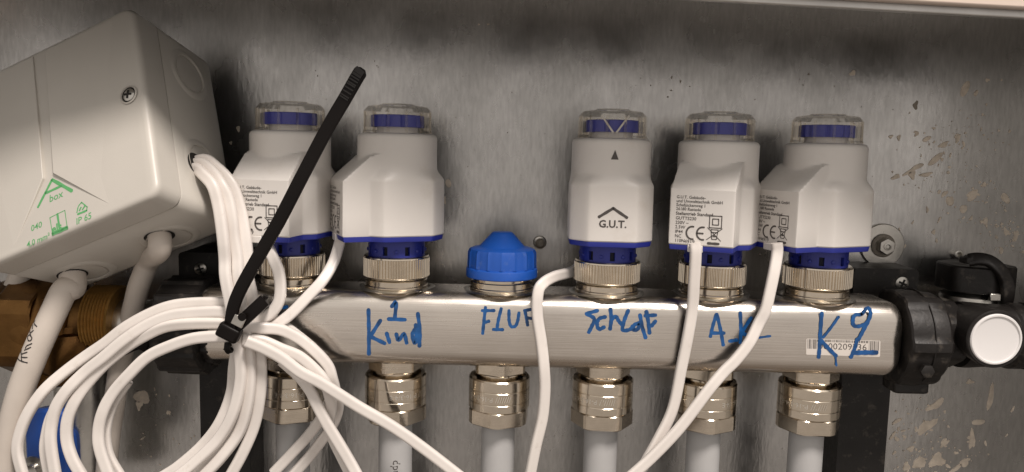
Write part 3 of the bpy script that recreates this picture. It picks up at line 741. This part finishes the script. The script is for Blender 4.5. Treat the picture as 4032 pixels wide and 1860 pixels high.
wc(exitp(-1.2, -2) + [at(491, 425, -27), at(514, 442, -31), at(535, 470, -34), at(548, 512, -35), at(556, 562, -36), at(562, 611, -36), at(566, 657, -36), at(570, 700, -37), at(582, 780, -38), at(592, 830, -38), at(602, 890, -37), at(603, 960, -36), at(588, 1040, -35), at(548, 1105, -34), at(490, 1165, -34), at(440, 1205, -34)],
   'left strand of the three white cables from the box into the tie')
wc([at(612, 780, -28), at(600, 850, -28), at(590, 920, -27), at(580, 990, -27), at(556, 1060, -27), at(510, 1120, -26), at(450, 1170, -26), at(400, 1205, -26)], 'rearmost white strand curving down left below the tie')
wc([at(640, 900, -26), at(628, 980, -25), at(604, 1060, -25), at(560, 1115, -25), at(520, 1165, -25), at(480, 1210, -25)], 'white strand tucked behind the bundle below the tie')
# loops to the left of the tie
wc([z2(1110, 402, -30)] + [z2(*q, Y) for q, Y in (((1030, 396), -30), ((900, 398), -29), ((790, 415), -29), ((690, 452), -28), ((590, 508), -28), ((490, 582), -27), ((400, 648), -27), ((300, 722), -28), ((210, 805), -30), ((135, 900), -31), ((92, 1000), -31), ((82, 1090), -31), ((112, 1215), -31))],
   'outermost white cable loop reaching farthest left')
wc([z2(1110, 446, -34)] + [z2(*q, Y) for q, Y in (((1030, 436), -34), ((900, 438), -33), ((790, 458), -33), ((690, 502), -33), ((585, 566), -33), ((485, 648), -33), ((395, 722), -33), ((320, 800), -34), ((268, 880), -34), ((240, 965), -34), ((236, 1060), -34), ((262, 1215), -34))],
   'second white cable loop from the outside, left of the tie')
wc([z2(*q, -29) for q in ((470, 680), (380, 760), (300, 840), (245, 920), (216, 1010), (212, 1090), (232, 1215))], 'thin sliver of white cable behind the second loop', oval=(2.2, 1.6))
wc([z2(1110, 500, -36)] + [z2(*q, Y) for q, Y in (((1040, 492), -35), ((900, 490), -34), ((780, 505), -33), ((680, 545), -32), ((580, 608), -31), ((490, 690), -31), ((410, 775), -31), ((350, 855), -32), ((318, 940), -32), ((312, 1035), -32), ((338, 1120), -32), ((390, 1215), -32))],
   'third white cable loop from the outside, left of the tie', tw0=.35)
wc([z2(1120, 556, -39)] + [z2(*q, Y) for q, Y in (((1035, 552), -38), ((900, 566), -37), ((785, 600), -36), ((690, 652), -35), ((600, 730), -35), ((530, 812), -34), ((485, 895), -34), ((465, 985), -34), ((472, 1080), -34), ((515, 1215), -34))],
   'innermost white cable loop, smallest circle left of the tie')
wc([z2(*q, -29) for q in ((600, 760), (540, 850), (505, 940), (497, 1020), (515, 1110), (570, 1215))], 'white cable tucked behind the innermost loop', oval=(2.2, 1.6))
# cables from the actuators
wc([at(668, 606, -24), at(676, 626, -25), at(687, 652, -26), at(702, 685, -27), at(708, 726, -28), at(700, 763, -29), at(678, 792, -30), at(640, 812, -31), at(610, 820, -31)],
   'short white cable from the actuator behind the tie bending into the bundle')
wc([at(857, 600, -9), at(852, 620, -9), at(838, 663, -13), at(812, 705, -19), at(774, 748, -23), at(731, 790, -26), at(695, 818, -28), at(650, 838, -29), at(615, 848, -29)],
   'white cable sweeping from the 1 Kind actuator left into the bundle')
wc([at(1470, 660, 16), at(1440, 683, 2), at(1395, 698, -12), at(1365, 712, -20), at(1353, 738, -22), at(1352, 790, -22), at(1362, 860, -22), at(1370, 920, -22), at(1372, 980, -21), at(1365, 1050, -20), at(1350, 1120, -19), at(1332, 1205, -18)],
   'white cable hanging down across the bar beside FLUR')
wc([at(1748, 612, -27), at(1750, 640, -27), at(1747, 706, -25), at(1741, 775, -23), at(1733, 839, -22), at(1714, 928, -21), at(1690, 1030, -20), at(1655, 1105, -20), at(1600, 1205, -19)],
   'white cable hanging from the A_K_ actuator down past Schlaf')
wc([at(1954, 612, -20), at(1955, 637, -20), at(1947, 687, -22), at(1936, 736, -23), at(1924, 782, -23), at(1909, 816, -23), at(1886, 862, -24), at(1852, 908, -24), at(1821, 938, -24), at(1783, 984, -25), at(1710, 1075, -25), at(1640, 1150, -24), at(1580, 1205, -24)],
   'white cable curving from the rightmost actuator down left across the bar')
# strands leaving the tie to the right
wc([z8(380, 215, -32), z8(470, 205, -30), z8(540, 225, -28), z8(640, 275, -26), z8(730, 345, -24), z8(830, 430, -24), z8(905, 520, -24), z8(940, 610, -24), z8(945, 690, -23), z8(925, 780, -20), z8(870, 875, -15), z8(790, 975, -12), z8(700, 1075, -11), z8(590, 1190, -11)],
   'white cable looping right then back down left behind the bundle')
wc([z8(400, 290, -36), z8(520, 300, -34), z8(640, 318, -31), z8(750, 368, -29), z8(850, 445, -28), z8(920, 530, -27), z8(950, 620, -26), z8(978, 720, -22), z8(985, 800, -17), z8(950, 900, -13), z8(880, 1000, -10), z8(800, 1100, -9), z8(700, 1215, -9)],
   'outer white cable arc right of the tie over the first fitting')
wc([z8(400, 372, -38), z8(520, 382, -36), z8(640, 425, -34), z8(750, 480, -32), z8(840, 550, -31), z8(905, 630, -30), z8(935, 720, -27)] + [z8(940, 800, -24), z8(935, 900, -22), z8(960, 1000, -21), z8(1010, 1100, -20), z8(1070, 1215, -20)],
   'inner white cable arc right of the tie running down')
wc([z8(420, 380, -42), z8(530, 425, -40), z8(640, 488, -38), z8(760, 568, -36), z8(880, 642, -34), z8(1000, 712, -32), z8(1120, 790, -30), at(990, 1076, -28), at(1070, 1130, -26), at(1165, 1205, -24)],
   'long straight white cable running diagonally down right from the tie')
wc([z8(640, 500, -31), z8(740, 590, -30), z8(810, 680, -29), z8(860, 770, -28), z8(920, 880, -27), z8(990, 1010, -26), z8(1060, 1130, -25), z8(1110, 1215, -25)], 'white cable dropping steeply under the diagonal cable')

# ================================================================== BLACK CABLE TIES
ct = empty('cable_tie', at(583, 838, -40)); tag(ct, 'large black cable tie with a long tail sticking up in front', 'cable tie')
CTL = at(583, 838, -40)
def rel(pts, o): return [Vector(p) - o for p in pts]
tail = [at(576, 850, -44), at(580, 815, -45), at(588, 770, -46), at(608, 722, -47), at(648, 650, -48), at(700, 560, -49), at(758, 448, -50), at(820, 330, -50), at(868, 248, -50), at(900, 192, -50), at(913, 173, -50)]
ref = Vector((-.35, -1, .0)).normalized()
sweep(rel(tail, CTL), 2.95, .7, 14, sq=6, ref=ref, wfun=lambda t: 1 if t < .93 else max(.35, 1 - ((t - .93) / .07) ** 2 * .65)).build('tail', 'tie', ct, angle=40)
TP = spline(tail, 14); mb = MB()
for k in range(15):
    t0 = .80 + k * .0125; i_ = int(t0 * (len(TP) - 1)); p = TP[i_]; tg = (TP[i_ + 1] - TP[i_ - 1]).normalized(); wv = tg.cross(ref).normalized(); nv = wv.cross(tg)
    Rm = Matrix((wv, nv, tg)).transposed(); mb.box(p + nv * (.8 if nv.y < 0 else -.8) - CTL, (4.4, .7, .6), Rm)
o = mb.build('tail_teeth', 'tierib', ct); stuff(o)
bA, bB = at(588, 828, -44.5), at(667, 755, -43.5)
sweep(rel([bA.lerp(bB, k / 6) for k in range(7)], CTL), 2.75, .75, 14, sq=8, n_=0, ref=Vector((-.1, -1, .1)).normalized()).build('band', 'tie', ct, angle=40)
band = [bB - Vector((1, 0, 1)), at(668, 756, -38), at(668, 760, -30), at(655, 775, -22), at(620, 810, -20), at(585, 850, -24), at(575, 872, -32)]
sweep(rel(band, CTL), 2.75, .7, 14, sq=6, ref=Vector((-.1, -1, .1)).normalized()).build('band_wrap', 'tie', ct, angle=40)
hd = (at(600, 800, -44) - at(560, 880, -44)).normalized(); hn = Vector((0, -1, 0)); hx = hd.cross(hn).normalized()
Rm = Matrix((hx, hn, hd)).transposed()
MB().box(at(577, 836, -44) - CTL, (9.6, 5.6, 6.4), Rm).build('head', 'tie', ct, bevel=1.2, seg=3)
MB().box(at(600, 808, -46.6) - CTL, (5.0, 1.0, 4.6), Rm).build('glare_plate', 'zinc', ct, bevel=.3)  # added bright metal plate, imitates the glare on the black nylon band
MB().lathe([(1.7, -.3), (1.7, .4), (1.1, .4), (1.1, .1), (.1, .1)], 20, 'Y', at(609, 798, -47) - CTL).build('eyelet', 'tie', ct)
sweep(rel([at(572, 862, -40), at(571, 878, -41), at(577, 886, -40), at(583, 876, -37)], CTL), 1.2, .6, 10, sq=4).build('band_end', 'tie', ct)

ct2 = empty('cable_tie', at(345, 870, -8)); o2 = at(345, 870, -8); tag(ct2, 'small black cable tie round the grey cable inside the white loops', 'cable tie')
sweep(rel([at(250, 905, -10), at(285, 892, -10), at(325, 872, -10), at(352, 862, -8)], o2), 3.0, .8, 12, sq=6).build('tail', 'tie', ct2, angle=40)
sweep(rel([at(340, 862, -6), at(330, 868, -9), at(312, 880, -8), at(300, 884, -2)], o2), 2.6, .8, 12, sq=6).build('band', 'tie', ct2, angle=40)
MB().box(at(358, 862, -9) - o2, (8.2, 5, 6.0), Matrix.Rotation(.5, 3, 'Y')).build('head', 'tie', ct2, bevel=1)

# ================================================================== RIGHT END: bracket, union nut, tee, vent
rb_ = empty('wall_bracket', (189, WALL, -150)); RBL = Vector((189, WALL, -150)); tag(rb_, 'black plastic manifold bracket behind the right end of the bar', 'bracket', 'black manifold brackets')
def bracket(parent, O, xc, sgn):
    rb = rrect(13, 120, 2, 3)
    MB().rings([[(xc + u - O.x, y - O.y, v_ - 130 - O.z) for u, v_ in rrect(13.4 + (0 if y > 26 else -.8), 120, 2, 3)] for y in (WALL - .3, 26, 24.5)]).build('leg', 'black', parent, angle=40)
    MB().rings([[(xc + sgn * 4 + u - O.x, y - O.y, v_ + 2.5 - O.z) for u, v_ in rrect(17 + (0 if y > 24 else -.8), 8.5, 2, 3)] for y in (WALL - .3, 22, 20.5)]).build('clamp_plate', 'black', parent, angle=40)
    MB().rings([[(xc + u - O.x, y - O.y, v_ - 17.5 - O.z) for u, v_ in rrect(9, 14, 3, 3)] for y in (27, 17.8)]).build('saddle', 'black', parent, angle=40)
bracket(rb_, RBL, 189, 1)
q = screw_mesh('clamp_screw', 3.4, rb_, Vector((201.1, 20.2, 3.8)) - RBL); q.rotation_euler.y = .4
lb_ = empty('wall_bracket', (-145, WALL, -150)); LBL = Vector((-145, WALL, -150)); tag(lb_, 'black plastic manifold bracket behind the left end of the bar', 'bracket', 'black manifold brackets')
bracket(lb_, LBL, -142.5, -1)
q = screw_mesh('clamp_screw', 3.2, lb_, Vector((-151.7, 20.2, 2.7)) - LBL); q.rotation_euler.y = -.3

CZ = -18.5
un = empty('union_nut', (196, 0, CZ)); tag(un, 'big black plastic union nut on the right end of the bar', 'nut', 'black union nuts')
def lobes(n_, d): return lambda a: 1 + d * (1 if math.cos(n_ * a) > .86 else 0)
MB().lathe([(14, -9.5), (21.0, -9.5), (21.9, -8.8), (22.2, -4), (22.2, .6), (21.8, 1.0), (21.9, 1.4), (21.4, 8.2), (20.4, 9.6), (16, 10)], 72, 'X', rf=lobes(6, .055)).build('nut_body', 'black', un, angle=30)
MB().lathe([(22.15, .35), (22.9, .6), (22.9, 1.0), (22.1, 1.3)], 64, 'X', cap0=False, cap1=False).build('mould_seam', 'black', un)
sweep([(0, 0, 0), (0, 0, -1)], 1, 1) if False else None
MB().rings([[(u, v_, z) for u, v_ in rrect(8.4 - k, 7 - k, 2, 3)] for z, k in ((-26.5, .8), (-25.8, 0), (-14, 0))]).build('clamp_lug', 'black', un, bevel=.4)
MB().lathe([(3.2, -20.6), (3.2, -22.6), (2.4, -23.0), (.5, -23.0)], 6, 'Y', (-2, 0, -11)).build('lug_bolt', 'black', un)
tee = empty('tee_connector', (221, 0, CZ + 1.5)); tag(tee, 'black plastic tee connector at the right edge with a round white front', 'connector')
MB().lathe([(1, -15.0), (1, -5.5), (.95, -4.8)], 48, 'X', rf=hexr(14.6, 16.2)).build('hex_end', 'black', tee, angle=25)
MB().lathe([(12.8, -5.5), (12.8, -2.5), (15.6, -2.3), (15.8, 1), (15.0, 12), (15, 20), (15.8, 21), (15.8, 26), (13, 26.2), (13, 29), (16, 29.2), (16, 60)], 56, 'X').build('tee_body', 'black', tee, angle=30)
MB().lathe([(11.4, 0), (12.6, -15), (13.2, -22), (13.2, -24.6), (12.8, -25.2), (11.9, -25.2), (11.8, -23.5)], 56, 'Y', (.8, 0, 3.8), cap1=False).build('front_socket', 'black', tee, angle=30)
vd = empty('vent_plug', (221.6, -25.0, CZ + 5.3)); tag(vd, 'round white plastic plug in the black tee connector', 'plug')
MB().lathe([(11.6, 2), (11.6, -.4), (11.2, -.9), (10.5, -.9), (10.3, -.35), (9.8, -.25), (.4, -.25)], 64, 'Y').build('plug_face', 'disc', vd, angle=25)

ux_ = empty('hexagonal_valve_cap', (238.3, 22, 1)); UXL = Vector((238.3, 22, 1)); tag(ux_, 'black hexagonal plastic cap with a curved strap, above the tee connector', 'cap')
MB().lathe([(.95, .2), (1, .8), (1, 12.6), (.96, 13.4), (.5, 13.6)], 60, 'Z', rf=hexr(16.2, 17.6), rot=0.0).build('hex_cap', 'black', ux_, angle=25)
MB().lathe([(11, -6.5), (14.6, -5.8), (15.6, -4.2), (15.2, -2.4), (12.5, -.5), (12, .6)], 48).build('metal_collar', 'zinc', ux_)
sweep(rel([at(2436, 655, 8), at(2462, 652, 6), at(2490, 658, 4), at(2515, 678, 2), at(2530, 705, 2), at(2535, 735, 2), at(2530, 762, 4), at(2515, 782, 8), at(2490, 792, 14)], UXL), 3.2, 1.6, 12, sq=5, ref=Vector((0, -.8, .6)).normalized()).build('strap', 'black', ux_, angle=40)
MB().box(at(2452, 655, 9) - UXL, (11.5, 7, 3.2)).box(at(2450, 648, 9) - UXL, (6.5, 6, 2)).build('strap_clip', 'black', ux_, bevel=.6)
MB().box(at(2502, 748, 3) - UXL, (5.2, 2, 3.6)).build('grey_tab', 'zinc', ux_, bevel=.4)

# bolts on the wall
wb = empty('wall_bolt', (201.1, WALL, 20.1)); tag(wb, 'zinc hex bolt with a wide round washer beside the rightmost actuator', 'bolt')
MB().lathe([(11.6, -.1), (11.6, -1.2), (11.2, -1.6), (5.5, -1.6)], 48, 'Y', cap1=False).build('washer', 'zinc', wb)
MB().lathe([(6.2, -1.0), (6.2, -2.4), (5.4, -3), (5, -3)], 40, 'Y').build('bolt_flange', 'stain', wb)
MB().lathe([(1, -2.4), (1, -6.2), (.9, -6.8), (.3, -6.9)], 36, 'Y', rf=hexr(4.0, 4.5)).build('bolt_head', 'zinc', wb, angle=25)
MB().lathe([(2.0, -6.8), (2.0, -7.3), (1.3, -7.4), (.9, -7.0), (.2, -7.0)], 24, 'Y').build('bolt_mark', 'zinc', wb)
sd = empty('threaded_stud', (19.4, WALL, 17.3)); tag(sd, 'small dark screw tip poking out of the wall right of the blue cap', 'screw')
prof = []
for k in range(8): prof += [(2.3, -1.0 * k), (1.8, -1.0 * k - .5)]
MB().lathe(prof + [(1.3, -8.4), (.2, -8.6)], 20, 'Y').build('thread', 'stain', sd)
MB().lathe([(3.6, -.1), (3.2, -.7), (2.2, -1.0)], 24, 'Y', cap1=False).build('burr', 'zinc', sd)
rv = MB().lathe([(2.3, 0), (2.3, -3.0), (1.9, -3.2), (1.4, -3.2), (1.3, -.2), (.1, -.2)], 28, 'Y').build('wall_rivet', 'zinc', loc=(241.1, WALL, 16.3)); tag(rv, 'small hollow metal rivet in the wall above the tee connector', 'rivet')

# ================================================================== LEFT END: union nut, brass valve, blue handle
ul = empty('union_nut', (-148, 0, -21)); tag(ul, 'big black ribbed union nut at the left end of the bar', 'nut', 'black union nuts')
def ribs(n_, d): return lambda a: 1 + d * (1 if (a * n_ / (2 * math.pi)) % 1 < .28 else 0)
MB().lathe([(14, -11), (21.5, -11), (22.4, -10), (22.6, 0), (22.6, 9), (21.5, 10), (18.2, 10.5), (18.2, 14)], 96, 'X', rf=ribs(14, .045)).build('nut_body', 'black', ul, angle=30)
sl = empty('pipe_sleeve', at(460, 805, 5)); SLL = at(460, 805, 5); tag(sl, 'grey metal sleeve between brass valve and black union nut', 'sleeve')
def axl(c0, prof, name, mat, parent, O, ax='X', seg=48, rf=None, **k): return MB().lathe(prof, seg, ax, tuple(Vector(c0) - O), rf=rf).build(name, mat, parent, **k)
pA = at(260, 810, 5); pB = at(430, 815, 5)
axl(pA, [(11.2, 0), (11.2, 24), (12.0, 24.5), (12.0, 36), (13.2, 36.5), (13.2, 44)], 'sleeve_body', 'zinc', sl, SLL)
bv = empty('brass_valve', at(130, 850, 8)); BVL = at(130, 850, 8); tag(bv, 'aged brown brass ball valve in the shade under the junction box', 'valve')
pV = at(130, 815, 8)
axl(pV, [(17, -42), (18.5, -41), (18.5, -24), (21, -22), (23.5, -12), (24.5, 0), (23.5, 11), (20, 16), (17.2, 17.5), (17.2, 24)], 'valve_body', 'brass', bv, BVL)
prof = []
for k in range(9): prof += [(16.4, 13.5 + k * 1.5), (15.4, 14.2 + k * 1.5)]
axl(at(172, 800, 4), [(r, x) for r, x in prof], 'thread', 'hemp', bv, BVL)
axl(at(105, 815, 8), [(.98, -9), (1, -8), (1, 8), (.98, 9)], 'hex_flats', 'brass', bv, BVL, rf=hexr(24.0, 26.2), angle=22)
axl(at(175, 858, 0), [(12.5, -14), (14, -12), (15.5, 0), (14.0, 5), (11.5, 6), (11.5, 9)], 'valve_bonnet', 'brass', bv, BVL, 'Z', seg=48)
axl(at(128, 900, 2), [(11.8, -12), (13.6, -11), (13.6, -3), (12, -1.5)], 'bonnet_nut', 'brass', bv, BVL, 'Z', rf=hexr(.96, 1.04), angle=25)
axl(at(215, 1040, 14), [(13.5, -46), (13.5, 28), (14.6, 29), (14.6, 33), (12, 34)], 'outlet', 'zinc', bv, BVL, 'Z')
HVL = BVL
def hgrip(c, hw, hh, r, y0, y1):
    return MB().rings([[Vector((c.x + u, y, c.z + v_)) - BVL for u, v_ in rrect(hw - k, hh - k, r, 6)] for y, k in ((y0, .8), (y1, 0), (y1 - 1.5, 1.4))])
hg = hgrip(at(116, 1122, -6), 10.5, 18, 7, 2, -4.5).build('handle', 'blue', bv, angle=40); hg['label'] = 'blue plastic handle behind the white cable loops'
hgrip(at(165, 1140, 0), 7, 14, 6, 4, -2).build('handle_edge', 'blue', hg, angle=40)
MB().lathe([(6.5, 0), (6.5, -1.4), (3.9, -1.6), (3.6, -4.6), (.5, -5)], 30, 'Y', at(88, 1180, -12.2) - BVL).build('handle_bolt', 'zinc', hg, angle=25)
